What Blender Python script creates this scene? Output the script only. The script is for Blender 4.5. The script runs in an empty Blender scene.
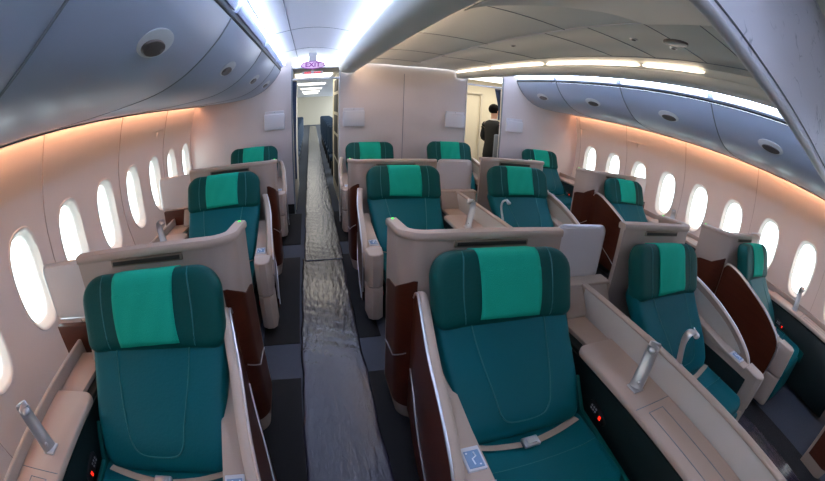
import bpy, bmesh, math, random
from mathutils import Vector, Matrix
random.seed(7)
C = bpy.context.scene.collection
PI = math.pi

# ------------------------------------------------------------------ materials
def lin(c):
    c = c / 255.0
    return c / 12.92 if c <= 0.04045 else ((c + 0.055) / 1.055) ** 2.4
def rgb(r, g, b):
    return (lin(r), lin(g), lin(b), 1.0)
M = {}
def mat(name, col, rough=0.5, metal=0.0, bump=0.0, bscale=60.0, bstretch=(1, 1, 1), vary=0.0, vscale=4.0, emit=None, estr=0.0, coat=0.0, spec=0.5, col2=None, detail=3.0):
    m = bpy.data.materials.new(name); m.use_nodes = True
    nt = m.node_tree; b = nt.nodes['Principled BSDF']
    b.inputs['Base Color'].default_value = col
    b.inputs['Roughness'].default_value = rough
    b.inputs['Metallic'].default_value = metal
    b.inputs['Coat Weight'].default_value = coat
    b.inputs['Specular IOR Level'].default_value = spec
    if emit:
        b.inputs['Emission Color'].default_value = emit
        b.inputs['Emission Strength'].default_value = estr
    if bump or vary:
        tc = nt.nodes.new('ShaderNodeTexCoord'); mp = nt.nodes.new('ShaderNodeMapping')
        mp.inputs['Scale'].default_value = bstretch
        nt.links.new(tc.outputs['Object'], mp.inputs['Vector'])
        if bump:
            n = nt.nodes.new('ShaderNodeTexNoise'); n.inputs['Scale'].default_value = bscale; n.inputs['Detail'].default_value = detail
            nt.links.new(mp.outputs['Vector'], n.inputs['Vector'])
            bp = nt.nodes.new('ShaderNodeBump'); bp.inputs['Strength'].default_value = bump; bp.inputs['Distance'].default_value = 0.01
            nt.links.new(n.outputs['Fac'], bp.inputs['Height']); nt.links.new(bp.outputs['Normal'], b.inputs['Normal'])
        if vary:
            n2 = nt.nodes.new('ShaderNodeTexNoise'); n2.inputs['Scale'].default_value = vscale; n2.inputs['Detail'].default_value = 4
            nt.links.new(mp.outputs['Vector'], n2.inputs['Vector'])
            mx = nt.nodes.new('ShaderNodeMix'); mx.data_type = 'RGBA'
            c2 = col2 or tuple(list(x * (1 - vary) for x in col[:3]) + [1])
            mx.inputs['A'].default_value = col; mx.inputs['B'].default_value = c2
            nt.links.new(n2.outputs['Fac'], mx.inputs['Factor']); nt.links.new(mx.outputs['Result'], b.inputs['Base Color'])
    M[name] = m
    return m

mat('leather_teal', rgb(0, 88, 95), .5, spec=.16, bump=.12, bscale=90, vary=.12, vscale=5)
mat('leather_green', rgb(0, 72, 68), .52, spec=.16, bump=.12, bscale=90, vary=.1, vscale=5)
mat('piping_teal', rgb(8, 98, 98), .5)
mat('cloth_turquoise', rgb(24, 166, 138), .9, spec=.15, bump=.25, bscale=260, vary=.12, vscale=14)
mat('beige_plastic', rgb(168, 151, 139), .45, bump=.05, bscale=160)
mat('beige_pad', rgb(172, 153, 139), .6, bump=.08, bscale=120)
mat('beige_table', rgb(180, 158, 143), .5, bump=.05, bscale=200)
mat('light_panel', rgb(196, 190, 182), .5, bump=.03, bscale=160)
mat('screen_panel', rgb(205, 200, 200), .55, bump=.04, bscale=200)
mat('wood_dark', rgb(84, 38, 22), .38, spec=.3, bump=.05, bscale=30, bstretch=(1, .15, 6), vary=.45, vscale=9)
mat('silver', rgb(205, 205, 208), .28, metal=.85)
mat('brushed_metal', rgb(205, 205, 208), .34, metal=.9)
mat('dark_teal_plastic', rgb(9, 27, 27), .5)
mat('black_plastic', rgb(18, 18, 20), .45)
mat('slot_dark', rgb(40, 34, 30), .7)
mat('slot_bronze', rgb(120, 104, 90), .4, metal=.3)
mat('belt_beige', rgb(170, 150, 130), .75, bump=.3, bscale=300)
mat('carpet_grey', rgb(64, 70, 82), .95, bump=.5, bscale=400, vary=.2, vscale=30)
mat('carpet_black', rgb(15, 15, 18), .95, bump=.5, bscale=400, vary=.2, vscale=40)
mat('wall_cream', rgb(226, 214, 204), .55, bump=.03, bscale=120)
mat('groove', rgb(186, 168, 156), .7)
mat('window_lip', rgb(228, 220, 212), .5)
mat('bulkhead_fabric', rgb(206, 196, 194), .8, bump=.1, bscale=240, vary=.04, vscale=30)
mat('bin_plastic', rgb(158, 170, 190), .38, bump=.03, bscale=100)
mat('ceiling_white', rgb(236, 238, 244), .55, bump=.02, bscale=100)
mat('ceiling_grey', rgb(214, 216, 210), .55, bump=.02, bscale=100)
mat('soffit', rgb(206, 208, 204), .5, bump=.02, bscale=100)
mat('dark_gap', rgb(22, 26, 32), .7)
mat('seam_grey', rgb(120, 128, 134), .6)
mat('latch_dark', rgb(96, 88, 86), .35, metal=.4)
mat('latch_ring', rgb(200, 205, 208), .35)
mat('rail_white', rgb(200, 200, 204), .35)
mat('curtain_blue', rgb(62, 76, 104), .9, bump=.3, bscale=200)
mat('corridor_cream', rgb(214, 206, 184), .6)
mat('corridor_wall', rgb(200, 192, 176), .6)
mat('seat_navy', rgb(26, 52, 78), .7)
mat('suit_black', rgb(20, 21, 22), .8, bump=.2, bscale=200)
mat('skin', rgb(205, 158, 132), .55)
mat('hair', rgb(14, 11, 10), .85, spec=.1)
mat('shirt', rgb(225, 225, 225), .7)
mat('shoe', rgb(12, 12, 12), .3)
mat('panel_white', rgb(206, 206, 212), .45)
mat('badge_green', rgb(40, 220, 70), .4, emit=rgb(40, 255, 70), estr=1.6)
mat('badge_red', rgb(190, 20, 16), .4)
mat('button_red', rgb(230, 40, 30), .4, emit=rgb(255, 40, 20), estr=2.0)
mat('button_grey', rgb(150, 150, 155), .5)
mat('display_blue', rgb(120, 150, 185), .3)
mat('display_white', rgb(232, 240, 250), .3)
mat('sign_purple', rgb(120, 30, 130), .5, emit=rgb(130, 30, 150), estr=.6)
mat('sign_red', rgb(225, 70, 80), .5, emit=rgb(255, 70, 80), estr=.8)
mat('sign_face', rgb(216, 190, 214), .5, emit=rgb(236, 200, 232), estr=.45)
mat('light_blue', rgb(240, 244, 255), .5, emit=(.62, .72, 1.0, 1), estr=40.0)
mat('light_cool', rgb(240, 244, 255), .5, emit=(.72, .78, 1.0, 1), estr=1.5)
mat('light_peach', rgb(255, 220, 190), .5, emit=(1.0, .48, .27, 1), estr=38.0)
mat('light_warm', rgb(255, 240, 220), .5, emit=(1.0, .80, .62, 1), estr=5)
mat('light_room', rgb(255, 248, 236), .5, emit=(1.0, .93, .82, 1), estr=5.5)
mat('light_hidden', rgb(255, 240, 220), .5, emit=(1.0, .72, .52, 1), estr=26)
mat('light_fill', rgb(255, 248, 240), .5, emit=(.95, .95, 1.0, 1), estr=18.0)
mat('rack_black', rgb(20, 14, 14), .5)
mat('grille_grey', rgb(150, 160, 185), .5)

# marbled laminate with fine scratch-like veins
m = mat('marbled_laminate', rgb(222, 222, 232), .5)
nt = m.node_tree; b = nt.nodes['Principled BSDF']
tc = nt.nodes.new('ShaderNodeTexCoord'); mp = nt.nodes.new('ShaderNodeMapping'); mp.inputs['Rotation'].default_value = (0, .6, 0)
ns = nt.nodes.new('ShaderNodeTexNoise'); ns.inputs['Scale'].default_value = 9; ns.inputs['Detail'].default_value = 3
vm = nt.nodes.new('ShaderNodeMix'); vm.data_type = 'RGBA'; vm.inputs['Factor'].default_value = .22
vo = nt.nodes.new('ShaderNodeTexVoronoi'); vo.feature = 'DISTANCE_TO_EDGE'; vo.inputs['Scale'].default_value = 13
n3 = nt.nodes.new('ShaderNodeTexNoise'); n3.inputs['Scale'].default_value = 16
rp = nt.nodes.new('ShaderNodeValToRGB'); rp.color_ramp.elements[0].position = 0.0; rp.color_ramp.elements[0].color = (1, 1, 1, 1); rp.color_ramp.elements[1].position = .03; rp.color_ramp.elements[1].color = (0, 0, 0, 1)
rq = nt.nodes.new('ShaderNodeValToRGB'); rq.color_ramp.elements[0].position = .5; rq.color_ramp.elements[1].position = .6
mul = nt.nodes.new('ShaderNodeMath'); mul.operation = 'MULTIPLY'
mx = nt.nodes.new('ShaderNodeMix'); mx.data_type = 'RGBA'; mx.inputs['A'].default_value = rgb(226, 226, 236); mx.inputs['B'].default_value = rgb(176, 178, 192)
L_ = nt.links.new
L_(tc.outputs['Object'], mp.inputs['Vector']); L_(mp.outputs['Vector'], ns.inputs['Vector']); L_(mp.outputs['Vector'], vm.inputs['A']); L_(ns.outputs['Color'], vm.inputs['B'])
L_(vm.outputs['Result'], vo.inputs['Vector']); L_(vo.outputs['Distance'], rp.inputs['Fac']); L_(mp.outputs['Vector'], n3.inputs['Vector']); L_(n3.outputs['Fac'], rq.inputs['Fac'])
L_(rp.outputs['Color'], mul.inputs[0]); L_(rq.outputs['Color'], mul.inputs[1]); L_(mul.outputs[0], mx.inputs['Factor']); L_(mx.outputs['Result'], b.inputs['Base Color'])

# crinkled protective film on the aisle carpet
m = mat('protective_film', rgb(40, 38, 50), .26, spec=.22)
nt = m.node_tree; b = nt.nodes['Principled BSDF']; b.inputs['Coat Weight'].default_value = .45; b.inputs['Coat Roughness'].default_value = .1
tc = nt.nodes.new('ShaderNodeTexCoord'); mp = nt.nodes.new('ShaderNodeMapping'); mp.inputs['Scale'].default_value = (1.0, .32, 1)
n1 = nt.nodes.new('ShaderNodeTexNoise'); n1.inputs['Scale'].default_value = 34; n1.inputs['Detail'].default_value = 6; n1.inputs['Distortion'].default_value = .5
n2 = nt.nodes.new('ShaderNodeTexNoise'); n2.inputs['Scale'].default_value = 7; n2.inputs['Detail'].default_value = 3
ad = nt.nodes.new('ShaderNodeMath'); ad.operation = 'ADD'
bp = nt.nodes.new('ShaderNodeBump'); bp.inputs['Strength'].default_value = .35; bp.inputs['Distance'].default_value = .012
nt.links.new(tc.outputs['Object'], mp.inputs['Vector'])
for n in (n1, n2): nt.links.new(mp.outputs['Vector'], n.inputs['Vector'])
nt.links.new(n1.outputs['Fac'], ad.inputs[0]); nt.links.new(n2.outputs['Fac'], ad.inputs[1]); nt.links.new(ad.outputs[0], bp.inputs['Height'])
nt.links.new(bp.outputs['Normal'], b.inputs['Normal']); nt.links.new(bp.outputs['Normal'], b.inputs['Coat Normal'])

# window acrylic: mostly clear with a weak reflection
m = bpy.data.materials.new('window_acrylic'); m.use_nodes = True; M['window_acrylic'] = m
nt = m.node_tree; nt.nodes.clear()
o_ = nt.nodes.new('ShaderNodeOutputMaterial'); tr = nt.nodes.new('ShaderNodeBsdfTransparent'); gl = nt.nodes.new('ShaderNodeBsdfGlossy'); gl.inputs['Roughness'].default_value = .05
mi = nt.nodes.new('ShaderNodeMixShader'); mi.inputs[0].default_value = .07
tr.inputs[0].default_value = (.93, .97, .96, 1)
nt.links.new(tr.outputs[0], mi.inputs[1]); nt.links.new(gl.outputs[0], mi.inputs[2]); nt.links.new(mi.outputs[0], o_.inputs[0])

# ------------------------------------------------------------------ mesh helpers
class MB:
    def __init__(s): s.bm = bmesh.new()
    def _add(s, verts, faces):
        vs = [s.bm.verts.new(v) for v in verts]
        for f in faces:
            try: s.bm.faces.new([vs[i] for i in f])
            except ValueError: pass
        return vs
    def box(s, x0, x1, y0, y1, z0, z1, r=0.0, seg=3):
        t = bmesh.new()
        bmesh.ops.create_cube(t, size=1)
        bmesh.ops.scale(t, vec=(x1 - x0, y1 - y0, z1 - z0), verts=t.verts)
        bmesh.ops.translate(t, vec=((x0 + x1) / 2, (y0 + y1) / 2, (z0 + z1) / 2), verts=t.verts)
        if r: bmesh.ops.bevel(t, geom=t.edges[:], offset=r, segments=seg, profile=.5, affect='EDGES')
        s.merge(t); return s
    def merge(s, t):
        t.verts.index_update()
        vs = [s.bm.verts.new(v.co) for v in t.verts]
        for f in t.faces: s.bm.faces.new([vs[v.index] for v in f.verts])
        t.free()
    def prism(s, poly, axis, a0, a1, r=0.0, seg=2):
        """poly: 2D points; axis x: (y,z), y: (x,z), z: (x,y)"""
        def P(p, a):
            return {'x': (a, p[0], p[1]), 'y': (p[0], a, p[1]), 'z': (p[0], p[1], a)}[axis]
        t = bmesh.new(); n = len(poly)
        A = [t.verts.new(P(p, a0)) for p in poly]; B = [t.verts.new(P(p, a1)) for p in poly]
        t.faces.new(A); t.faces.new(B[::-1])
        for i in range(n): t.faces.new([A[i], B[i], B[(i + 1) % n], A[(i + 1) % n]])
        bmesh.ops.recalc_face_normals(t, faces=t.faces)
        if r:
            es = [e for e in t.edges if (e.verts[0] in A) == (e.verts[1] in A) and len(e.link_faces) == 2]
            bmesh.ops.bevel(t, geom=es, offset=r, segments=seg, profile=.5, affect='EDGES', clamp_overlap=True)
        s.merge(t); return s
    def tube(s, pts, r, n=8, flat=None):
        """round tube along pts; flat=(w,h) gives an elliptic section with w sideways"""
        pts = [Vector(p) for p in pts]; rings = []
        for i, p in enumerate(pts):
            d = (pts[min(i + 1, len(pts) - 1)] - pts[max(i - 1, 0)]).normalized()
            up = Vector((0, 0, 1)) if abs(d.z) < .95 else Vector((1, 0, 0))
            if flat and len(flat) == 3: up = Vector(flat[2])
            a = d.cross(up).normalized(); c = a.cross(d).normalized()
            rr = r[i] if isinstance(r, (list, tuple)) else r
            w, h = (flat[0], flat[1]) if flat else (1, 1)
            rings.append([s.bm.verts.new(p + a * math.cos(k * 2 * PI / n) * rr * w + c * math.sin(k * 2 * PI / n) * rr * h) for k in range(n)])
        for i in range(len(rings) - 1):
            for k in range(n): s.bm.faces.new([rings[i][k], rings[i][(k + 1) % n], rings[i + 1][(k + 1) % n], rings[i + 1][k]])
        s.bm.faces.new(rings[0][::-1]); s.bm.faces.new(rings[-1]); return s
    def sheet(s, fn, nu, nv, closed=False):
        g = [[s.bm.verts.new(fn(i / nu, j / nv)) for j in range(nv + 1)] for i in range(nu + 1)]
        for i in range(nu):
            for j in range(nv): s.bm.faces.new([g[i][j], g[i + 1][j], g[i + 1][j + 1], g[i][j + 1]])
        return s
    def pad(s, outline, D, warp, n=4.0, rings=10, back=None):
        """cushion: outline [(x,z)] around 0,0; half depth D in y; warp maps (x,y,z)"""
        N = len(outline); fr = []; bk = []; Db = back if back is not None else D
        ms = [math.sin((j + 1) / rings * PI / 2) for j in range(rings)]
        c0 = s.bm.verts.new(warp(0, -D, 0)); c1 = s.bm.verts.new(warp(0, Db, 0))
        for j, mm in enumerate(ms):
            h = max(0.0, 1 - mm ** n) ** (1 / n)
            fr.append([s.bm.verts.new(warp(mm * x, -D * h, mm * z)) for x, z in outline])
            bk.append(fr[-1] if j == rings - 1 else [s.bm.verts.new(warp(mm * x, Db * h, mm * z)) for x, z in outline])
        for k in range(N):
            k2 = (k + 1) % N
            s.bm.faces.new([c0, fr[0][k], fr[0][k2]]); s.bm.faces.new([c1, bk[0][k2], bk[0][k]])
            for j in range(rings - 1):
                s.bm.faces.new([fr[j][k], fr[j + 1][k], fr[j + 1][k2], fr[j][k2]])
                s.bm.faces.new([bk[j][k2], bk[j + 1][k2], bk[j + 1][k], bk[j][k]])
        return s
    def ball(s, c, rx, ry, rz, n=16):
        t = bmesh.new(); bmesh.ops.create_uvsphere(t, u_segments=n, v_segments=max(6, n // 2), radius=1)
        bmesh.ops.scale(t, vec=(rx, ry, rz), verts=t.verts); bmesh.ops.translate(t, vec=c, verts=t.verts)
        s.merge(t); return s
    def xf(s, mtx): bmesh.ops.transform(s.bm, matrix=mtx, verts=s.bm.verts); return s
    def build(s, name, material, parent=None, m=1, smooth=True, ang=38, recalc=True, label=None):
        if recalc: bmesh.ops.recalc_face_normals(s.bm, faces=s.bm.faces)
        if m < 0:
            bmesh.ops.scale(s.bm, vec=(-1, 1, 1), verts=s.bm.verts); bmesh.ops.reverse_faces(s.bm, faces=s.bm.faces)
        if parent is not None and parent.get('_off') is not None:
            ox, oy, oz = parent['_off']; bmesh.ops.translate(s.bm, vec=(-ox * m, -oy, -oz), verts=s.bm.verts)
        me = bpy.data.meshes.new(name); s.bm.to_mesh(me); s.bm.free()
        me.materials.append(M[material])
        if smooth:
            for p in me.polygons: p.use_smooth = True
            me.set_sharp_from_angle(angle=math.radians(ang))
        o = bpy.data.objects.new(name, me); C.objects.link(o)
        if parent is not None:
            o.parent = parent
            if parent.get('_off') is not None and parent.type == 'MESH': pass
        if parent is not None and parent.get('_off') is not None: o['_off'] = parent['_off']
        if label: o['label'] = label
        return o

def thing(name, label=None, cat=None, group=None, off=None, loc=(0, 0, 0)):
    o = bpy.data.objects.new(name, None); C.objects.link(o); o.empty_display_size = .1
    if off is not None: o['_off'] = off
    o.location = loc
    if label: o['label'] = label
    if cat: o['category'] = cat
    if group: o['group'] = group
    return o
def tag(o, label, cat, group=None):
    o['label'] = label; o['category'] = cat
    if group: o['group'] = group
    return o
def struct(o): o['kind'] = 'structure'; return o
def dup(root, loc, label, group=None):
    r = root.copy(); C.objects.link(r); r.location = loc; r['label'] = label
    if group: r['group'] = group
    for ch in list(root.children):
        c = ch.copy(); C.objects.link(c); c.parent = r
        for g in list(ch.children):
            d = g.copy(); C.objects.link(d); d.parent = c
    return r
def rrect(w, h, rt, rb=None, n=8, wb=None):
    """rounded rectangle outline, half sizes w,h; top/bottom radii; wb = bottom half width"""
    rb = rt if rb is None else rb; wb = w if wb is None else wb
    out = []
    for cx, cz, r, a0 in ((wb - rb, -h + rb, rb, -90), (w - rt, h - rt, rt, 0), (-w + rt, h - rt, rt, 90), (-wb + rb, -h + rb, rb, 180)):
        for k in range(n + 1):
            a = math.radians(a0 + 90 * k / n); out.append((cx + r * math.cos(a), cz + r * math.sin(a)))
    res = []
    for i, p in enumerate(out):           # densify long sides
        q = out[(i + 1) % len(out)]; d = math.dist(p, q); k = max(1, int(d / .05))
        for j in range(k): res.append((p[0] + (q[0] - p[0]) * j / k, p[1] + (q[1] - p[1]) * j / k))
    return res
def smooth_poly(pts, k=6):
    """Catmull-Rom through 2D/3D points"""
    P = [Vector(p) for p in pts]; out = []
    for i in range(len(P) - 1):
        p0, p1, p2, p3 = P[max(i - 1, 0)], P[i], P[i + 1], P[min(i + 2, len(P) - 1)]
        for j in range(k):
            t = j / k
            out.append(.5 * ((2 * p1) + (-p0 + p2) * t + (2 * p0 - 5 * p1 + 4 * p2 - p3) * t * t + (-p0 + 3 * p1 - 3 * p2 + p3) * t ** 3))
    out.append(P[-1]); return [tuple(v) for v in out]

# ------------------------------------------------------------------ cabin numbers (metres; x across, y aft, z up)
CX = 1.46                       # cabin centre line
YB = 5.85                       # bulkheads
YN = -2.2                       # end of the modelled cabin ahead of the camera
ROWS = [1.402, 3.478, 5.569]
COLS = {'L': (-.82, -1), 'CL': (.85, 1), 'CR': (2.07, -1), 'R': (3.74, 1)}
WHERE = {'L': 'by the left windows', 'CL': 'left of the centre pair', 'CR': 'right of the centre pair', 'R': 'by the right windows'}
ROWN = ['nearest row', 'middle row', 'far row']

# ================================================================== suites
def rot_yz(y, z, a):
    c, s_ = math.cos(a), math.sin(a); return (y * c + z * s_, -y * s_ + z * c)
HA = math.radians(22); HD = .078; HW, HH = .348, .170; HC = (-.065, .980)
def hr_warp(x, y, z, extra=0.0):
    y -= .035 * max(0, (abs(x) - .19) / .17) ** 2 * (1 if y < 0 else .4)
    y2, z2 = rot_yz(y, z, HA); return (x, HC[0] + y2, HC[1] + z2)
def hr_surf(x, v, off=.004):
    mm = min(1.0, max(abs(x) / HW, abs(v) / HH)); h = max(0, 1 - mm ** 4) ** .25
    return hr_warp(x, -HD * h - off, v)
BA = math.radians(43); BC = (-.275, .665); BL = .315
def bk_warp(x, y, z):
    y += .03 * (1 - (x / .34) ** 2) * 0 - .018 * max(0, (abs(x) - .2) / .14) ** 2 * (1 if y < 0 else 0)
    y += .014 * math.sin((z / BL) * PI)            # lumbar curve
    y2, z2 = rot_yz(y, z, BA); return (x, BC[0] + y2, BC[1] + z2)
def bk_surf(x, v, off=.002):
    mm = min(1.0, max(abs(x) / .33, abs(v) / BL)); h = max(0, 1 - mm ** 5) ** .2
    return bk_warp(x, -.07 * h - off, v)

def make_seat(m):
    t = thing('airline_seat', cat='seat', off=(0, -.3, 0))
    s = MB(); s.pad(rrect(HW, HH, .115, .05, 10), HD, hr_warp); hr = s.build('headrest', 'leather_green', t, m, ang=60)
    for sx in (-1, 1):
        s = MB()
        s.tube([hr_surf(sx * (.215 + .012 * math.cos(v * 9)), v, 0) for v in [(-.165 + .33 * i / 14) for i in range(15)]], .0035, 6)
        s.build('piping', 'piping_teal', hr, m)
    # cloth over the headrest
    s = MB(); prof = []
    for i in range(18):
        v = -.135 + (.135 + .168) * i / 17; prof.append(('f', v))
    for i in range(6): prof.append(('b', .168 - .07 * i / 5))
    def cloth(u, v):
        x = (u - .5) * .305; k = v * (len(prof) - 1); i = min(int(k), len(prof) - 1); side, vv = prof[i]
        if side == 'f':
            wob = .0025 * math.sin(u * 17 + v * 9) * (1 - v)
            vv2 = vv - (.012 * (u - .35) if i == 0 else 0)
            return hr_surf(x + .006 * math.sin(v * 5), vv2, .006 + wob)
        mm = max(abs(vv) / HH, abs(x) / HW); h = max(0, 1 - mm ** 4) ** .25
        return hr_warp(x, HD * h + .006, vv + .004)
    s.sheet(cloth, 16, len(prof) - 1)
    hc = s.build('headrest_cover', 'cloth_turquoise', t, m, ang=80)
    md = hc.modifiers.new('thick', 'SOLIDIFY'); md.thickness = .004; md.offset = 0
    s = MB(); s.pad(rrect(.345, BL, .06, .06, 6, wb=.305), .07, bk_warp, n=5, back=.06); bk = s.build('backrest', 'leather_teal', t, m, ang=60)
    s = MB()
    line = [(-.19, .30), (-.185, .18), (-.165, .02), (-.14, -.12), (-.125, -.19), (-.09, -.235), (0, -.245), (.09, -.235), (.125, -.19), (.14, -.12), (.165, .02), (.185, .18), (.19, .30)]
    s.tube([bk_surf(p[0], p[1]) for p in smooth_poly(line, 5)], .0035, 6)
    s.build('piping', 'piping_teal', bk, m)
    # seat cushion with a seam
    s = MB(); A = math.radians(90)
    def cu(x, y, z):
        zz = .405 - y - .02 * (1 - (x / .33) ** 2) + .03 * max(0, (abs(x) - .24) / .09) ** 2 * (1 if y < 0 else 0)
        return (x, -.70 + z, zz)
    s.pad(rrect(.325, .25, .06, .07, 6), .075, cu, n=5); cs = s.build('seat_cushion', 'leather_teal', t, m, ang=60)
    s = MB(); s.tube([(x, -.68, .478 - .02 * (1 - (x / .33) ** 2) + .03 * max(0, (abs(x) - .24) / .09) ** 2) for x in [-.30 + .6 * i / 12 for i in range(13)]], .003, 6)
    s.build('piping', 'piping_teal', cs, m)
    s = MB()
    def lr(x, y, z): return (x, -.93 + y - .12 * (z + .16) / .32 * 0 - .05 * (z < 0) * 0, .235 + z)
    s.pad(rrect(.30, .17, .04, .04, 5), .05, lr, n=5); s.build('leg_rest', 'leather_teal', t, m, ang=60)
    s = MB(); s.box(-.32, .32, -.88, -.12, .0, .33, .03); s.box(-.30, .30, -.34, .02, .30, .62, .03)
    s.build('seat_base', 'dark_teal_plastic', t, m)
    s = MB(); s.prism([(-.50, .49), (-.38, .62), (-.30, .56), (-.42, .40), (-1.0, .34), (-1.0, .45)], 'x', .325, .352, .008)
    s.build('side_bolster', 'leather_green', t, m)
    # belt
    b = MB()
    def strap(p0, p1, sag):
        pts = []
        for i in range(9):
            q = i / 8; p = Vector(p0).lerp(Vector(p1), q); p.z -= sag * math.sin(q * PI); pts.append(p)
        return pts
    b.tube(strap((-.29, -.53, .485), (-.05, -.58, .476), .012), .022, 8, flat=(1, .12, (0, .35, 1)))
    sb = b.build('seat_belt', 'belt_beige', t, m)
    b = MB(); b.tube(strap((.28, -.53, .485), (.03, -.58, .476), .012), .022, 8, flat=(1, .12, (0, .35, 1))); b.build('strap', 'belt_beige', sb, m)
    b = MB(); b.box(-.045, .035, -.608, -.555, .472, .490, .005); b.box(-.03, .02, -.598, -.565, .488, .497, .003); b.build('buckle', 'silver', sb, m, label='silver buckle')
    return t

def shell_path(d=0.0):
    """plan line (u,y) of the thin shell wall, offset outward by d: aft end on the aisle side, round the corner, along the front face"""
    x0, x1, y0, y1, r = -.47 - d, .37, .085 - d, .43, .12 + d
    pts = [(x0, y1), (x0, y1 - .08), (x0, y1 - .16)]
    for k in range(13):
        a = math.radians(180 + 90 * k / 12); pts.append((x0 + r + r * math.cos(a), y0 + r + r * math.sin(a)))
    for k in range(1, 7): pts.append((x0 + r + (x1 - x0 - r) * k / 6, y0))
    return pts
def shell_top(y): return 1.168 - .035 * max(0, min(1, (y - .12) / .31))
def band(s, d0, d1, secs):
    """closed band between offset d0 (inside) and d1 (outside); secs = [(offset, z or dz from the top)] loop of the cross-section"""
    N = len(shell_path()); rows = []
    for d, z in secs:
        rows.append([s.bm.verts.new((x, y, shell_top(y) + z[1] if isinstance(z, tuple) else z)) for x, y in shell_path(d)])
    K = len(rows)
    for i in range(K):
        a, b_ = rows[i], rows[(i + 1) % K]
        for k in range(N - 1): s.bm.faces.new([a[k], a[k + 1], b_[k + 1], b_[k]])
    s.bm.faces.new([r_[0] for r_ in rows]); s.bm.faces.new([r_[-1] for r_ in rows][::-1])
def make_shell(m, full=True):
    t = thing('seat_shell', cat='seat shell', off=(-.05, .26, 0))
    T = lambda dz: ('t', dz)
    s = MB(); band(s, -.03, 0, [(-.03, .0), (-.02, .0), (0, .10), (0, T(-.034)), (-.03, T(-.034))]); s.build('shell_panel', 'beige_plastic', t, m)
    s = MB(); band(s, 0, 0, [(-.048, T(-.038)), (.006, T(-.038)), (.010, T(-.031)), (.010, T(-.012)), (.004, T(-.002)), (-.008, T(0)), (-.044, T(0)), (-.052, T(-.008)), (-.052, T(-.032))]); s.build('top_rim', 'beige_pad', t, m)
    s = MB(); s.box(-.42, .36, .13, .42, .46, .60, .01); s.build('footwell_box', 'beige_plastic', t, m)
    s = MB(); s.box(-.30, .28, .128, .145, .68, 1.02, .006); s.build('aft_display', 'black_plastic', t, m, label='dark screen set in the back of the shell')
    # literature slot on the front face
    s = MB(); s.box(-.235, .155, .077, .09, 1.093, 1.127, .005); fr = s.build('slot_frame', 'slot_bronze', t, m)
    s = MB(); s.box(-.222, .142, .0735, .0775, 1.101, 1.120, .0015); s.build('slot', 'slot_dark', fr, m)
    # wood veneer inset on the aisle side, under the beige
    top = [(.405, .80), (.33, .845), (.22, .885), (.13, .90)]
    P = [p for p in shell_path(.004) if p[1] <= .40 or p[0] > -.46][:0] + [(-.474, .40)] + shell_path(.004)[1:13]
    s = MB(); A = []
    for i, (x, y) in enumerate(P):
        zt = .80 + .13 * min(1, i / (len(P) - 2)) ** .7; xi = x + .006
        A.append([s.bm.verts.new(v) for v in ((x, y, .12), (x, y, zt), (xi, y + .002, zt), (xi, y + .002, .12))])
    for p, q in zip(A, A[1:]):
        for k in range(4): s.bm.faces.new([p[k], p[(k + 1) % 4], q[(k + 1) % 4], q[k]])
    s.bm.faces.new(A[0]); s.bm.faces.new(A[-1][::-1])
    s.build('wood_panel', 'wood_dark', t, m)
    s = MB(); s.tube([(x - .002, y, .40 + .10 * i / 9) for i, (x, y) in enumerate([(-.474, .40)] + shell_path(.004)[1:11])], .0035, 6); s.build('trim_line', 'silver', t, m)
    s = MB(); s.ball((-.45, .40, shell_top(.4) + .001), .008, .008, .004, 12); s.build('indicator_light', 'badge_green', t, m, label='small green indicator light')
    return t

WING = [(.075, .86), (.05, .895), (0, .905), (-.10, .895), (-.20, .87), (-.32, .835), (-.44, .795), (-.56, .75), (-.68, .69), (-.76, .635), (-.80, .57), (-.81, .48)]
def flare(y): return .055 * max(0, min(1, (y + .40) / .42)) ** 1.3 - .018 * max(0, min(1, (-.40 - y) / .4))
def wing_sheet(xa, xb, top, zlow, dz, y0=.075, y1=-.80):
    """curved upright panel between offsets xa and xb; height follows the wing line"""
    def zt(y):
        for p, q in zip(top, top[1:]):
            if q[0] <= y <= p[0]: return p[1] + (q[1] - p[1]) * ((p[0] - y) / max(1e-6, p[0] - q[0]))
        return top[0][1] if y > top[0][0] else top[-1][1]
    s = MB(); n = 44; A = []
    for i in range(n + 1):
        y = y0 + (y1 - y0) * i / n; zz = zt(y) + dz; zl = zlow(y) if callable(zlow) else zlow; f_ = flare(y)
        A.append([s.bm.verts.new((x + f_, y, z)) for x, z in ((xa, zl), (xa, (zl + zz) / 2), (xa, zz), (xb, zz), (xb, (zl + zz) / 2), (xb, zl))])
    for p, q in zip(A, A[1:]):
        for k in range(6): s.bm.faces.new([p[k], p[(k + 1) % 6], q[(k + 1) % 6], q[k]])
    s.bm.faces.new(A[0]); s.bm.faces.new(A[-1][::-1]); return s
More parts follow.
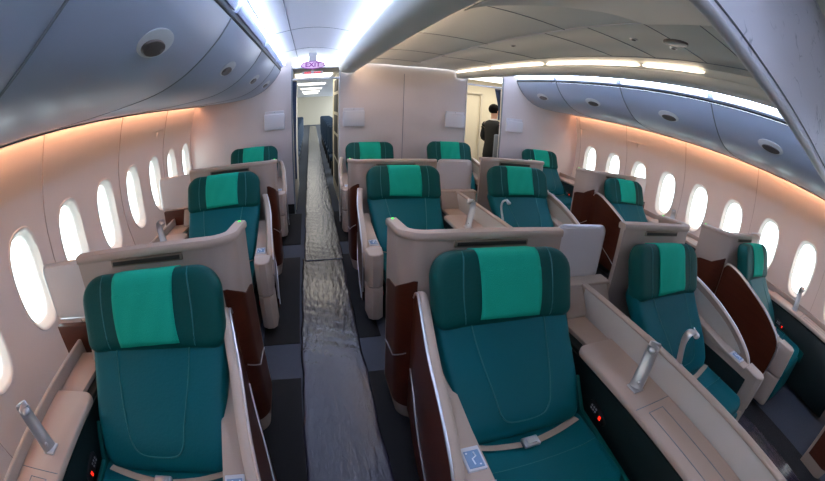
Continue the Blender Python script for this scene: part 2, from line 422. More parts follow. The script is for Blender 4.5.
def make_arm(m):
    t = thing('armrest_console', cat='armrest', off=(-.42, -.4, 0))
    top = smooth_poly(WING, 5)
    wing_sheet(-.458, -.432, top, .45, -.012).build('wing_panel', 'beige_plastic', t, m)
    sc_ = [(p[0] * .86 - .04, .60 + (p[1] - .60) * .80) for p in top if p[1] > .64]
    wing_sheet(-.4335, -.428, sc_, .62, 0, sc_[0][0], sc_[-1][0]).build('inset_panel', 'light_panel', t, m, label='pale inset panel')
    wing_sheet(-.468, -.4585, top, lambda y: .12 if y > -.72 else .12 + (-.72 - y) * 2.5, -.014).build('wood_panel', 'wood_dark', t, m)
    s = MB(); s.tube([(-.446 + flare(p[0]), p[0], p[1] - .006) for p in top], .021, 10, flat=(1.1, .55, (0, .5, 1))); s.build('edge_pad', 'beige_pad', t, m)
    s = MB(); s.tube([(-.466 + flare(p[0]), p[0], p[1] - .003) for p in top] + [(-.486, -.812, .40), (-.486, -.80, .25)], .0065, 8, flat=(1, 1)); s.build('edge_trim', 'silver', t, m)
    s = MB(); s.tube([(-.472 + flare(y), y, z) for y, z in ((.05, .45), (-.1, .41), (-.2, .37), (-.32, .32), (-.45, .27), (-.6, .20), (-.70, .14))], .004, 6); s.build('trim_line', 'silver', t, m)
    # arm body
    s = MB(); s.prism([(-.425, -.14), (-.425, -.86), (-.345, -.86), (-.345, -.5), (-.37, -.14)], 'z', .10, .60, .006)
    s.build('arm_body', 'beige_plastic', t, m)
    s = MB(); s.prism([(-.14, .60), (-.14, .70), (-.30, .66), (-.56, .625), (-.86, .612), (-.86, .60)], 'x', -.436, -.335, .005)
    s.build('arm_pad', 'beige_pad', t, m)
    s = MB(); s.prism([(-.47, -.80), (-.46, -.93), (-.43, -.965), (-.38, -.965), (-.345, -.93), (-.335, -.80)], 'z', .36, .63, .012, 3)
    s.build('arm_end', 'beige_plastic', t, m)
    s = MB(); s.prism([(-.47, -.80), (-.46, -.93), (-.43, -.962), (-.38, -.962), (-.345, -.93), (-.335, -.80)], 'z', .07, .352, .010, 3)
    lo = s.build('arm_foot', 'beige_plastic', t, m)
    s = MB(); s.box(-.340, -.334, -.85, -.2, .12, .56, .002); s.build('inner_panel', 'dark_teal_plastic', t, m)
    s = MB(); s.ball((-.337, -.885, .27), .004, .016, .022, 12); s.build('badge', 'badge_red', lo, m, label='red round badge')
    # control panel
    s = MB(); s.box(-.418, -.345, -.745, -.635, .612, .628, .003); cp = s.build('control_panel', 'panel_white', t, m)
    s = MB(); s.box(-.41, -.353, -.735, -.655, .626, .6305, .001); sc = s.build('display', 'display_blue', cp, m, label='blue seat-position display')
    s = MB(); s.tube([(-.375, -.665, .632), (-.372, -.685, .632), (-.388, -.695, .632), (-.385, -.722, .632)], .003, 5)
    s.ball((-.366, -.724, .632), .004, .004, .002, 8); s.ball((-.402, -.667, .632), .004, .004, .002, 8)
    s.build('icon', 'display_white', cp, m)
    return t

def make_console(m, side):
    """side: 'centre' (against the middle divider) or 'window'"""
    t = thing('side_console', cat='console', off=(.48, -.6, 0))
    s = MB(); s.box(.375, .585, -1.60, .06, .05, .655, .01); s.build('console_body', 'dark_teal_plastic', t, m)
    # table top with rounded aft corner
    pl = [(.595, -1.62), (.335, -1.62)]
    for k in range(7):
        a = math.radians(180 - 90 * k / 6); pl.append((.395 + .06 * math.cos(a), -.33 + .06 * math.sin(a)))
    pl += [(.595, -.27)]
    s = MB(); s.prism(pl, 'z', .665, .70, .010, 3); s.build('table_top', 'beige_table', t, m)
    s = MB(); s.prism([(.595, -.27), (.43, -.27), (.41, .06), (.595, .06)], 'z', .655, .683, .006, 2); s.build('rear_shelf', 'beige_table', t, m)
    s = MB(); s.prism([(.07, .683), (-.02, .683), (-.02, .70), (.07, .83)], 'x', .40 if side == 'window' else .42, .47 if side == 'window' else .60, .004); s.build('rear_upright', 'beige_plastic', t, m)
    # hatch lid seams
    s = MB()
    for pts in ([(.345, -.76), (.585, -.76)], [(.40, -.80), (.40, -1.55)], [(.50, -.80), (.50, -1.55)], [(.40, -.80), (.50, -.80)]):
        s.tube([(pts[0][0], pts[0][1], .7005), (pts[1][0], pts[1][1], .7005)], .0022, 5)
    s.build('lid_seam', 'seam_grey', t, m)
    if side == 'window':
        s = MB(); s.box(.597, .625, -1.62, .10, .60, .745, .009); s.build('edge_rail', 'beige_pad', t, m)
    # dark side panel with handset
    s = MB(); s.prism([(-.15, .10), (-.15, .64), (-1.55, .64), (-1.55, .10)], 'x', .362, .3755, .003); s.build('side_panel', 'dark_teal_plastic', t, m)
    h = MB(); h.pad(rrect(.026, .075, .025), .010, lambda x, y, z: (.356 + y, -.56 + z, .50 + .35 * 0 + x * 1.0 + z * .2), n=4, rings=5)
    rm = h.build('remote_control', 'black_plastic', t, m, label='black oval handset with a red button')
    h = MB(); h.box(.343, .346, -.60, -.585, .485, .505, .001); h.build('red_button', 'button_red', rm, m)
    h = MB()
    for i in range(3):
        for j in range(2): h.box(.3435, .346, -.555 + i * .018, -.545 + i * .018, .495 + j * .016, .503 + j * .016)
    h.build('button', 'button_grey', rm, m)
    return t

def make_lamp(m):
    t = thing('reading_lamp', cat='lamp', off=(.44, -.64, .70))
    s = MB(); s.box(.408, .472, -.675, -.61, .70, .710, .004); s.build('base', 'brushed_metal', t, m)
    path = smooth_poly([(.438, -.645, .705), (.447, -.640, .76), (.463, -.630, .83), (.472, -.625, .89), (.464, -.632, .932), (.440, -.645, .945), (.420, -.655, .935)], 5)
    n = len(path); s = MB(); s.tube(path, [.036 - .010 * (i / n) for i in range(n)], 16, flat=(1, .28, (.86, .5, .1))); s.build('arm', 'brushed_metal', t, m)
    s = MB(); s.ball((.418, -.656, .925), .020, .020, .016, 12); s.build('lamp_head', 'silver', t, m)
    s = MB(); s.ball((.430, -.655, .745), .008, .008, .010, 10); s.build('pivot', 'silver', t, m)
    return t

def make_screen(m, centre):
    x0, x1 = (.42, .80) if centre else (.385, .76)
    t = thing('privacy_screen', cat='screen', off=((x0 + x1) / 2, .2, .8))
    w = (x1 - x0) / 2; cx = (x0 + x1) / 2
    zc, hh = .985, .165
    s = MB(); s.pad(rrect(w, hh, .045, .02, 5), .014, lambda x, y, z: (cx + x, .20 + y, zc + z), n=10, rings=4); s.build('screen_face', 'screen_panel', t, m)
    o = rrect(w, hh, .045, .02, 5); s = MB(); s.tube([(cx + x, .20, zc + z) for x, z in o + o[:1]], .008, 6); s.build('screen_frame', 'silver', t, m)
    s = MB()
    if centre: s.box(x0 - .03, x1 + .03, .085, .16, .60, .82, .008)
    else: s.box(x0 - .02, x0 + .05, .10, .16, .50, .82, .008)
    s.build('support_panel', 'beige_plastic', t, m)
    if centre:
        s = MB(); s.box(x0 - .03, x1 + .03, .07, .175, .82, .845, .008); s.build('cross_rail', 'beige_pad', t, m)
    else:
        s = MB(); s.box(x0 + .05, x1 - .04, .11, .15, .40, .82, .004); s.build('wood_panel', 'wood_dark', t, m)
    return t

protos = {}
def place(kind, maker, col, row, label, group, dx=0.0):
    if col == 'L' and row == 0 and kind in ('console', 'lamp'): dx += .05
    X, m = COLS[col]; key = (kind, m, col in ('CL', 'CR')) if kind in ('console', 'screen') else (kind, m)
    base = protos.get(key)
    if base is None:
        base = maker(m); protos[key] = base; base['_used'] = 0
    o_ = base['_off']; loc = (X + dx + o_[0] * m, (ROWS[row] if row >= 0 else -.68) + o_[1], o_[2])
    if not base['_used']:
        base['_used'] = 1; base.location = loc; base['label'] = label; base['group'] = group; return base
    return dup(base, loc, label, group)

SEAT_DX = {('L', 0): .08, ('L', 1): -.0, ('L', 2): -.0, ('CL', 0): -.035, ('CR', 0): -.03, ('R', 0): -.02}
for r in range(3):
    for c in ('L', 'CL', 'CR', 'R'):
        w = f'{WHERE[c]}, {ROWN[r]}'
        st = place('seat', make_seat, c, r, f'teal leather airliner seat with turquoise headrest cloth {w}', 'teal airliner seats', SEAT_DX.get((c, r), 0))
        if r == 0 and c in ('CL', 'CR'): st.scale = (1, 1, .982)
        ar = place('arm', make_arm, c, r, f'beige and wood silver-edged aisle wing of seat {w}', 'aisle wings', .05 if (c, r) == ('L', 0) else 0)
        ar.rotation_euler = (0, 0, 0 if c != 'L' else (.09 if r == 0 else .04))
        cen = c in ('CL', 'CR')
        place('console', (lambda m, cc=cen: make_console(m, 'centre' if cc else 'window')), c, r, f'beige side console beside the seat {w}', 'side consoles')
        place('lamp', make_lamp, c, r, f'curved silver reading lamp on the console {w}', 'reading lamps')
        if r < 2:
            sh = place('shell', make_shell, c, r, f'beige shell with slot behind the seat {w}', 'seat shells')
            if c == 'L': sh.scale = (1, 1, 1.035)
            if c != 'CR':
                where = 'between the centre shells' if c == 'CL' else ('beside the left window shell' if c == 'L' else 'beside the right window shell')
                place('screen', (lambda m, cc=cen: make_screen(m, cc)), c, r, f'pale rounded privacy screen {where}, {ROWN[r]}', 'privacy screens')
place('shell', make_shell, 'R', -1, 'beige shell edge beside the aisle at the bottom right corner', 'seat shells')

# centre dividers, one per row
def make_divider():
    t = thing('centre_divider', cat='divider', off=(0, -.8, .66))
    s = MB(); s.box(-.013, .013, -1.60, .07, .60, .83, .003); s.build('divider_panel', 'light_panel', t)
    s = MB(); s.tube([(0, .07, .838), (0, -1.60, .838)], .018, 10, flat=(1.15, .7)); s.build('top_rail', 'beige_pad', t)
    s = MB(); s.box(-.018, .018, .045, .075, .60, .84, .004); s.build('end_post', 'beige_pad', t)
    return t
dv = make_divider(); off = dv['_off']
for r in range(3):
    loc = (CX, ROWS[r] + off[1], off[2]); lb = f'low cream divider with beige rail between the centre consoles, {ROWN[r]}'
    if r == 0: dv.location = loc; dv['label'] = lb; dv['group'] = 'centre dividers'
    else: dup(dv, loc, lb)

# ================================================================== floor
s = MB(); s.box(CX - 3.5, CX + 3.5, YN, 31, -.05, 0); struct(s.build('floor', 'carpet_grey', smooth=False))
MATS = [(.15, 1.98), (2.39, 4.05), (4.47, 5.80)]
for side, (a0, a1, b0, b1) in {'left': (-.46, -.17, .27, .46), 'right': (2.46, 2.75, 3.0, 3.36)}.items():
    for i, (y0, y1) in enumerate(MATS):
        if side == 'right' and i == 0: y0 = -.62
        for j, (xa, xb) in enumerate(((a0, a1), (b0, b1))):
            s = MB(); s.box(xa, xb, y0, y1, .0005, .008, .002)
            tag(s.build('floor_mat', 'carpet_black'), f"black carpet mat on the {side} aisle's {'left' if j == 0 else 'right'} side beside the {ROWN[i]}", 'mat', 'black aisle mats')
# film strips
def film(name, x0, x1, y0, y1, z, skew, seed):
    rnd = random.Random(seed); ph = [rnd.uniform(0, 6) for _ in range(8)]
    s = MB(); nx, ny = 26, int((y1 - y0) * 34)
    def f(u, v):
        y = y0 + v * (y1 - y0); e = abs(u - .5) * 2
        w = .004 * math.sin(y * 7 + ph[0]) + .003 * math.sin(y * 17 + ph[1])
        x = x0 + u * (x1 - x0) + skew * (y - y0) + w * e
        zz = z + .0018 * abs(math.sin(u * 21 + ph[2] + 1.5 * math.sin(y * 3.1 + ph[3]))) * (.4 + .6 * math.sin(y * 5.3 + u * 4 + ph[4]) ** 2) + .0015 * abs(math.sin(y * 23 + u * 5 + ph[5]))
        return (x, y, zz)
    s.sheet(f, nx, ny); o = s.build(name, 'protective_film', ang=180, recalc=False)
    md = o.modifiers.new('thick', 'SOLIDIFY'); md.thickness = .0012
    return o
tag(film('floor_film', -.18, .27, .2, 3.98, .010, .010, 1), 'crinkled glossy grey protective film laid along the left aisle, near length', 'floor film', 'aisle films')
tag(film('floor_film', -.12, .32, 3.9, 29, .015, .004, 2), 'crinkled glossy grey protective film running through the left doorway, far length', 'floor film', 'aisle films')
tag(film('floor_film', 2.72, 3.06, -1.6, 5.7, .010, 0, 3), 'crinkled glossy protective film laid along the right aisle', 'floor film', 'aisle films')

# ================================================================== side walls with real windows
def half(z):
    P = [(0, 3.12), (.4, 3.27), (.9, 3.37), (1.35, 3.37), (1.9, 3.25), (2.1, 3.17)]
    for (a, ha), (b_, hb) in zip(P, P[1:]):
        if z <= b_:
            t = (z - a) / (b_ - a); return ha + (hb - ha) * t
    return P[-1][1]
def halfs(z): return (half(max(0, z - .12)) + half(z) + half(min(2.1, z + .12))) / 3
WZ = 1.01; WP = .635
def oval(a, b_, k, N=64, p=2.7):
    th = 2 * PI * k / N; c, s_ = math.cos(th), math.sin(th)
    return (a * math.copysign(abs(c) ** (2 / p), c), b_ * math.copysign(abs(s_) ** (2 / p), s_))
def side_wall(side, sg, y_first, count, y_lo, y_hi):
    s = MB(); N = 64; zl, zh = .50, 1.62; W = lambda y, z: (CX + sg * halfs(z), y, z)
    centres = [y_first - WP * i for i in range(count)]
    for yc in centres:
        ring_prev = None
        for lv in (0, .12, .35, .7, 1):
            ring = []
            for k in range(N):
                oy, oz = oval(.168, .325, k, N)
                c, d = math.cos(2 * PI * k / N), math.sin(2 * PI * k / N); q = max(abs(c), abs(d))
                ry = WP / 2 * c / q; rz0 = d / q; rz = rz0 * (zh - WZ if rz0 > 0 else WZ - zl)
                y = oy + (ry - oy) * lv; z = oz + (rz - oz) * lv
                ring.append(s.bm.verts.new(W(yc + y, WZ + z)))
            if ring_prev:
                for k in range(N): s.bm.faces.new([ring_prev[k], ring_prev[(k + 1) % N], ring[(k + 1) % N], ring[k]])
            ring_prev = ring
    yA, yB = centres[-1] - WP / 2, centres[0] + WP / 2
    for (ya, yb, za, zb) in ((yA, yB, 0, zl), (yA, yB, zh, 2.1), (y_lo, yA, 0, 2.1), (yB, y_hi, 0, 2.1)):
        if yb - ya > .01: s.sheet(lambda u, v: W(ya + (yb - ya) * u, za + (zb - za) * v), max(1, int((yb - ya) / .3)), 24)
    bmesh.ops.remove_doubles(s.bm, verts=s.bm.verts, dist=.0008)
    wl = s.build('wall_' + side, 'wall_cream', ang=60, recalc=False); struct(wl)
    # lining joints, every second window
    for i in range(-1, count, 2):
        y = y_first - WP * i - WP / 2
        if not y_lo < y < YB - .02: continue
        s = MB(); s.tube([(CX + sg * (halfs(z) - .001), y, z) for z in [.05 + 1.86 * k / 30 for k in range(31)]], .006, 6, flat=(1, .5, (0, 1, 0)))
        struct(s.build('trim_%d' % (i + 40 + (20 if sg > 0 else 0)), 'groove'))
    return centres
def make_window(num, sg, yc):
    w = thing(f'window_{num}'); struct(w); w.location = (CX + sg * halfs(WZ), yc, WZ)
    N = 64; L = w.location
    s = MB(); rings = []
    for a, b_, dx in ((.186, .343, -.001), (.180, .337, .008), (.168, .325, .005), (.160, .315, -.012), (.144, .296, -.045), (.137, .288, -.052), (.137, .288, -.075)):
        rings.append([s.bm.verts.new((sg * (halfs(WZ + oval(a, b_, k)[1]) - halfs(WZ) - dx), oval(a, b_, k)[0], oval(a, b_, k)[1])) for k in range(N)])
    for p, q in zip(rings, rings[1:]):
        for k in range(N): s.bm.faces.new([p[k], p[(k + 1) % N], q[(k + 1) % N], q[k]])
    fr = s.build('window_frame', 'window_lip', w, ang=50, recalc=True)
    s = MB(); bkx = sg * .066
    f = [s.bm.verts.new((sg * (halfs(WZ + oval(.139, .290, k)[1]) - halfs(WZ)) + bkx, *oval(.139, .290, k))) for k in range(N)]
    g = [s.bm.verts.new((v.co.x + sg * .004, v.co.y, v.co.z)) for v in f]
    s.bm.faces.new(f); s.bm.faces.new(g[::-1])
    for k in range(N): s.bm.faces.new([f[k], f[(k + 1) % N], g[(k + 1) % N], g[k]])
    s.build('window_pane', 'window_acrylic', w)
cl = side_wall('left', -1, 5.592, 12, YN, 5.95)
cr = side_wall('right', 1, 5.409, 12, YN, 5.95)
for i, y in enumerate(cl): make_window(i + 1, -1, y)
for i, y in enumerate(cr): make_window(i + 21, 1, y)

# ================================================================== ceiling
def ext(name, prof, y0, y1, material, thick=None, **kw):
    """open profile (x,z) extruded along y as a thin shell"""
    s = MB(); n = len(prof)
    k = max(1, int((y1 - y0) / 1.0))
    s.sheet(lambda u, v: (prof[round(u * (n - 1))][0], y0 + (y1 - y0) * v, prof[round(u * (n - 1))][1]), n - 1, k)
    o = s.build(name, material, ang=50, recalc=False, **kw)
    md = o.modifiers.new('t', 'SOLIDIFY'); md.thickness = thick or .006; md.offset = 0
    return o
def mirror(p): return [(2 * CX - x, z) for x, z in p]
YC0 = YN
for sg, nm in ((1, 'left'), (-1, 'right')):
    mm = (lambda p: p) if sg == 1 else mirror
    x0, x1 = -.385, .415
    arch = [(x0 + (x1 - x0) * i / 12, 2.432 + .06 * math.sin(PI * i / 12)) for i in range(13)]
    struct(ext('ceiling_' + nm + '_aisle', mm(arch), YC0, YB - .02, 'ceiling_white'))
    # transverse joints and the lengthwise joint
    s = MB()
    for k in range(7):
        y = YC0 + .45 + 1.34 * k
        if y < YB - .1: s.tube([(p[0], y, p[1] - .003) for p in mm(arch)], .004, 5)
    s.tube([(mm([(-.19, 0)])[0][0], YC0, 2.470), (mm([(-.19, 0)])[0][0], YB - .05, 2.470)], .004, 5)
    struct(s.build('trim_%d' % (1 if sg == 1 else 2), 'seam_grey'))
    # soffit nose beside the centre
    so = smooth_poly([(.425, 2.435), (.425, 2.30), (.44, 2.235), (.48, 2.205), (.56, 2.197), (.63, 2.200), (.655, 2.212), (.665, 2.235), (.668, 2.262)], 4)
    struct(ext('ceiling_' + nm + '_soffit', mm(so), YC0, YB - .02, 'soffit'))
    if sg == 1:   # the recess ends in a rounded sweep near the camera
        npf = smooth_poly([(.655, 2.20), (.78, 2.205), (.98, 2.235), (1.2, 2.285), (1.46, 2.322)], 4)
        s = MB(); s.sheet(lambda u, v: (npf[round(u * (len(npf) - 1))][0], YC0 + (1.62 - .35 * min(1, u * 2.2) ** .6 - YC0) * v, npf[round(u * (len(npf) - 1))][1]), len(npf) - 1, 6)
        o = s.build('ceiling_near_panel', 'soffit', ang=60, recalc=False); md = o.modifiers.new('t', 'SOLIDIFY'); md.thickness = .008; struct(o)
        ctr = smooth_poly([(.62, 2.285), (.66, 2.325), (.75, 2.345), (.95, 2.350), (1.2, 2.342), (1.46, 2.328)], 3)
        struct(ext('ceiling_centre_left', ctr, YC0, YB - .02, 'ceiling_grey'))
        s = MB(); s.tube([(1.46, YC0, 2.326), (1.46, YB - .05, 2.326)], .006, 6); struct(s.build('trim_3', 'rail_white'))
        s = MB()
        for y in (1.95, 3.05, 4.15, 5.1): s.tube([(p[0], y, p[1] - .004) for p in ctr], .0035, 5)
        struct(s.build('trim_4', 'seam_grey'))
    else:
        ctr = [(1.46, 2.330), (2.0, 2.330), (2.16, 2.326), (2.248, 2.318), (2.252, 2.312), (2.254, 2.25)]
        struct(ext('ceiling_centre_right', ctr, YC0, YB - .02, 'ceiling_grey'))
        s = MB()
        for y in (.95, 1.30, 1.75, 2.2, 3.3, 4.3): s.tube([(1.47, y, 2.3265), (2.12, y, 2.3235)], .003, 5)
        s.tube([(2.12, YC0, 2.323), (2.12, YB - .05, 2.323)], .003, 5)
        struct(s.build('trim_5', 'seam_grey'))
    # lamps: cove strip tubes and wash over the aisle
    for k in range(6):
        y0 = YC0 + .02 + 1.34 * k; y1 = min(y0 + 1.325, YB - .05)
        if y1 - y0 < .3: continue
        for j, px in enumerate((x0 + .004, x1 - .004)):
            s = MB(); xx = mm([(px, 0)])[0][0]; s.box(xx - .008, xx + .008, y0, y1, 2.368, 2.382, .003)
            sd = ['bin', 'centre'][j]
            tag(s.build('cove_light', 'light_blue'), f"blue-white strip light along the {nm} aisle ceiling's {sd} edge, panel {['first','second','third','fourth','fifth','sixth'][k]} from the front", 'ceiling light', 'aisle cove lights')
for k, (y0, y1) in enumerate(((1.40, 1.98), (2.02, 3.30), (3.36, 4.58), (4.62, 5.78))):
    w = ['nearest', 'second', 'third', 'farthest'][k]
    s = MB(); s.tube([(2.243, y0, 2.290), (2.243, y0 + .06, 2.293), (2.243, y1 - .05, 2.293), (2.243, y1, 2.290)], [.005, .015, .015, .008], 10, flat=(.7, 1)); o = s.build('strip_light', 'light_warm')
    tag(o, f'warm white strip light under the ceiling over the right aisle, {w} of four', 'ceiling light', 'warm ceiling strips')
    s = MB(); s.tube([(.684, max(y0, 1.68), 2.262), (.684, y1, 2.262)], .013, 8); o = s.build('strip_light', 'light_hidden')
    tag(o, f'warm cove light behind the left soffit lip, {w} of four', 'ceiling light', 'warm ceiling strips')

# overhead bins
BINP = smooth_poly([(1.905, 2.275), (1.93, 2.225), (1.985, 2.14), (2.08, 2.04), (2.20, 1.955), (2.36, 1.895), (2.58, 1.868), (2.85, 1.860), (3.12, 1.868)], 4)
def bin_normal(d):
    i = min(range(len(BINP)), key=lambda k: abs(BINP[k][0] - d)); a, b_ = BINP[max(i - 1, 0)], BINP[min(i + 1, len(BINP) - 1)]
    t = Vector((b_[0] - a[0], b_[1] - a[1])).normalized(); return Vector((t.y, -t.x)), Vector(BINP[i])
def make_bin(sg, y0, y1, label):
    t = thing('overhead_bin', label, 'overhead bin', 'left overhead bins' if sg < 0 else 'right overhead bins'); t.location = (CX + sg * 2.4, (y0 + y1) / 2, 1.86)
    ox, oy, oz = t.location; Lc = lambda d, y, z: (CX + sg * d - ox, y - oy, z - oz)
    def prism(poly, ya, yb, r, name, mt):
        s = MB(); s.prism([(CX + sg * p[0] - ox, p[1] - oz) for p in poly], 'y', ya - oy, yb - oy, r); return s.build(name, mt, t)
    body = list(BINP) + [(3.12, 1.90), (3.12, 2.27)]
    g = .006
    prism(body, y0 + g, y1 - g, .006, 'bin_door', 'bin_plastic')
    s = MB(); pr = [p for p in BINP]
    s.tube([Lc(p[0] - .0, y1, p[1] + .003) for p in pr], .007, 6); s.build('bin_seam', 'seam_grey', t)
    # latch
    nrm, P = bin_normal(2.075); yc = (y0 + y1) / 2
    tang = Vector((nrm.y, -nrm.x)); n3 = Vector((sg * nrm.x, 0, nrm.y)); t3 = Vector((sg * tang.x, 0, tang.y)); o3 = Vector(Lc(P.x, yc, P.y))
    if n3.z > 0: n3 = -n3
    def disc(name, a, b_, h0, mt, cy=0.0, ct=0.0, parent=t):
        s = MB(); rings = []
        for fr, h in ((1.0, -.004), (1.0, h0 * .6), (.93, h0), (.5, h0 * 1.02)):
            rings.append([s.bm.verts.new(o3 + Vector((0, cy + a * fr * math.cos(k * PI / 16), 0)) + t3 * (ct + b_ * fr * math.sin(k * PI / 16)) + n3 * h) for k in range(32)])
        for p, q in zip(rings, rings[1:]):
            for k in range(32): s.bm.faces.new([p[k], p[(k + 1) % 32], q[(k + 1) % 32], q[k]])
        s.bm.faces.new(rings[-1]); return s.build(name, mt, parent)
    pl = disc('latch_plate', .15, .07, .005, 'latch_ring', ct=.02)
    disc('latch', .105, .040, .014, 'latch_dark')
    return t
ysL = [-1.95, -.62, .74, 2.12, 3.55, 4.9, YB - .03]; ysR = [-2.02, -.68, .66, 2.0, 3.34, 4.68, YB - .03]
ordn = ['first', 'second', 'third', 'fourth', 'fifth', 'sixth']
for i in range(1, 6):
    make_bin(-1, ysL[i], ysL[i + 1], f'blue-grey overhead bin above the left windows, {ordn[i - 1]} from the camera')
    make_bin(1, ysR[i], ysR[i + 1], f'blue-grey overhead bin above the right windows, {ordn[i - 1]} from the camera')
make_bin(-1, ysL[0], ysL[1], 'overhead bin above the left windows, behind the camera'); make_bin(1, ysR[0], ysR[1], 'overhead bin above the right windows, behind the camera')
for sg, nm in ((-1, 'left'), (1, 'right')):
    X = lambda p: [(CX + sg * a, z) for a, z in p]
    # dark gap above the bins and the sloped grille panel
    struct(ext('trim_%d' % (6 + (sg > 0)), X([(1.93, 2.30), (1.905, 2.292), (1.90, 2.278)]), YC0, YB - .02, 'dark_gap', .01))
    struct(ext('ceiling_%s_slope' % nm, X([(1.903, 2.296), (1.893, 2.325), (1.862, 2.385), (1.848, 2.437)]), YC0, YB - .02, 'bin_plastic'))
    # rail below the bins and the wash light on the wall
    struct(ext('trim_%d' % (8 + (sg > 0)), X([(3.10, 1.862), (3.125, 1.852), (3.165, 1.858), (3.175, 1.885)]), YC0, YB - .02, 'rail_white', .008))
    struct(ext('trim_%d' % (10 + (sg > 0)), X([(3.10, 1.858), (3.104, 1.853)]), YC0, YB - .02, 'dark_gap', .004))
    struct(ext('ceiling_%s_cove' % nm, X([(3.12, 1.96), (3.3, 1.99)]), YC0, YB - .02, 'ceiling_white'))
    for k in range(6):
        y0 = YC0 + .02 + 1.34 * k; y1 = min(y0 + 1.30, YB - .05)
        if y1 - y0 < .3: continue
        s = MB(); a = CX + sg * 3.186; s.box(a - .009, a + .009, y0, y1, 1.905, 1.922, .003)
        tag(s.build('wash_light', 'light_peach'), f'peach wash light above the {nm} windows, {ordn[k]} from the front', 'wall light', 'peach wash lights')
# bright grille lights above the right bins (and a dimmer run on the left)
for sg, ys, nm in ((1, ysR, 'right'), (-1, ysL, 'left')):
    for i in range(1, 6):
        y0, y1 = ys[i] + .04, ys[i + 1] - .04
        lb = f'long louvred light above the {nm} overhead bins, {ordn[i - 1]} from the camera'
        t = thing('louvre_light', lb, 'ceiling light', f'{nm} louvred lights'); t.location = (CX + sg * 1.87, (y0 + y1) / 2, 2.34)
        ox, oy, oz = t.location
        s = MB(); P = [(CX + sg * a - ox, z - oz) for a, z in ((1.878, 2.312), (1.892, 2.318), (1.860, 2.386), (1.846, 2.380))]
        s.prism(P, 'y', y0 - oy, y1 - oy, .002); s.build('diffuser', 'light_cool' if sg > 0 else 'grille_grey', t)
        s = MB(); nb = 40
        for k in range(nb):
            y = y0 + (y1 - y0) * (k + .5) / nb - oy
            s.tube([(CX + sg * 1.876 - ox, y, 2.320 - oz), (CX + sg * 1.848 - ox, y, 2.378 - oz)], .0045, 4)
        s.build('louvre', 'grille_grey', t)

t = thing('fill_light', 'unseen fill lamp added ahead of the nearest row to light the header', 'ceiling light', loc=(1.25, -1.2, 2.197))  # lamp added out of view to brighten the camera side of the laminate header
s = MB(); s.box(-.42, .42, -.16, .16, -.012, 0, .005); s.build('fill_frame', 'rail_white', t)
s = MB(); s.box(-.40, .40, -.14, .14, -.016, -.010, .002); s.build('diffuser', 'light_fill', t)
# ceiling fittings over the centre
def psu(x, y, label):
    t = thing('speaker_panel', label, 'ceiling speaker', loc=(x, y, 2.329))
    s = MB()
    o = [(.085 * math.cos(a) * (1), .055 * math.sin(a)) for a in [k * PI / 16 for k in range(32)]]
    s.prism([(p[1], p[0]) for p in o], 'z', -.016, 0, .004); s.build('speaker_grille', 'latch_dark', t)
    return t
psu(1.76, 1.30, 'dark oval speaker grille set in the ceiling above the centre seats')
for i, (x, y, w) in enumerate(((1.72, 1.60, 'left of the speaker grille'), (1.87, 1.40, 'below the speaker grille'), (1.62, 2.9, 'farthest from the camera'))):
    t = thing('downlight', f'small round downlight in the centre ceiling, {w}', 'downlight', loc=(x, y, 2.328))
    s = MB(); s.prism([(.026 * math.cos(k * PI / 12), .026 * math.sin(k * PI / 12)) for k in range(24)], 'z', -.008, 0, .002); rg = s.build('ring', 'silver', t)
    s = MB(); s.prism([(.014 * math.cos(k * PI / 8), .014 * math.sin(k * PI / 8)) for k in range(16)], 'z', -.011, -.007); s.build('lens', 'black_plastic', t)
# hung laminate header near the camera
HY = .19
edge = smooth_poly([(.25, 1.882), (.302, 1.870), (.454, 1.843), (.7, 1.818), (.97, 1.798), (1.6, 1.78), (2.45, 1.77)], 5)
hd = thing('class_divider', 'white marbled laminate header with railed edge at the upper right', 'partition', loc=(1.8, HY, 2.3))
s = MB(); s.prism([(p[0] - 1.8, p[1] - 2.3) for p in edge] + [(2.45 - 1.8, .008), (1.45 - 1.8, .008), (1.43 - 1.8, -.105), (.42 - 1.8, -.105), (.41 - 1.8, .10), (.25 - 1.8, .10)], 'y', -.008, .012); s.build('header_panel', 'marbled_laminate', hd)
s = MB(); s.tube([(p[0] - 1.8, -.002, p[1] - 2.3 - .002) for p in edge], .0085, 10); s.build('edge_rail', 'rail_white', hd)
s = MB(); s.tube([(p[0] - 1.8, -.009, p[1] - 2.3 + .014) for p in edge], .0014, 6); s.build('edge_groove', 'seam_grey', hd)

# ================================================================== bulkheads
def bulk(num, x0, x1, ztop):
    s = MB(); s.box(x0, x1, YB, YB + .05, .0, ztop, .006); struct(s.build(f'wall_bulkhead_{num}', 'bulkhead_fabric'))
    s = MB(); s.box(x0 + .005, x1 - .005, YB - .006, YB - .0005, .0, .16, .002); struct(s.build(f'baseboard_bulkhead_{num}', 'carpet_black'))
bulk('left', CX - 3.37, -.27, 2.46); bulk('centre', .44, 2.45, 2.46); bulk('right', 3.11, CX + 3.37, 2.40)
s = MB(); s.tube([(1.42, YB - .001, .17), (1.42, YB - .001, 2.2)], .005, 5); struct(s.build('trim_12', 'seam_grey'))
for i, x in enumerate((-.27, .44, 2.45, 3.11)):
    s = MB(); s.tube([(x, YB - .004, .0), (x, YB - .004, 2.3)], .012, 6); struct(s.build('trim_%d' % (13 + i), 'seam_grey' if i in (0, 3) else 'rail_white'))
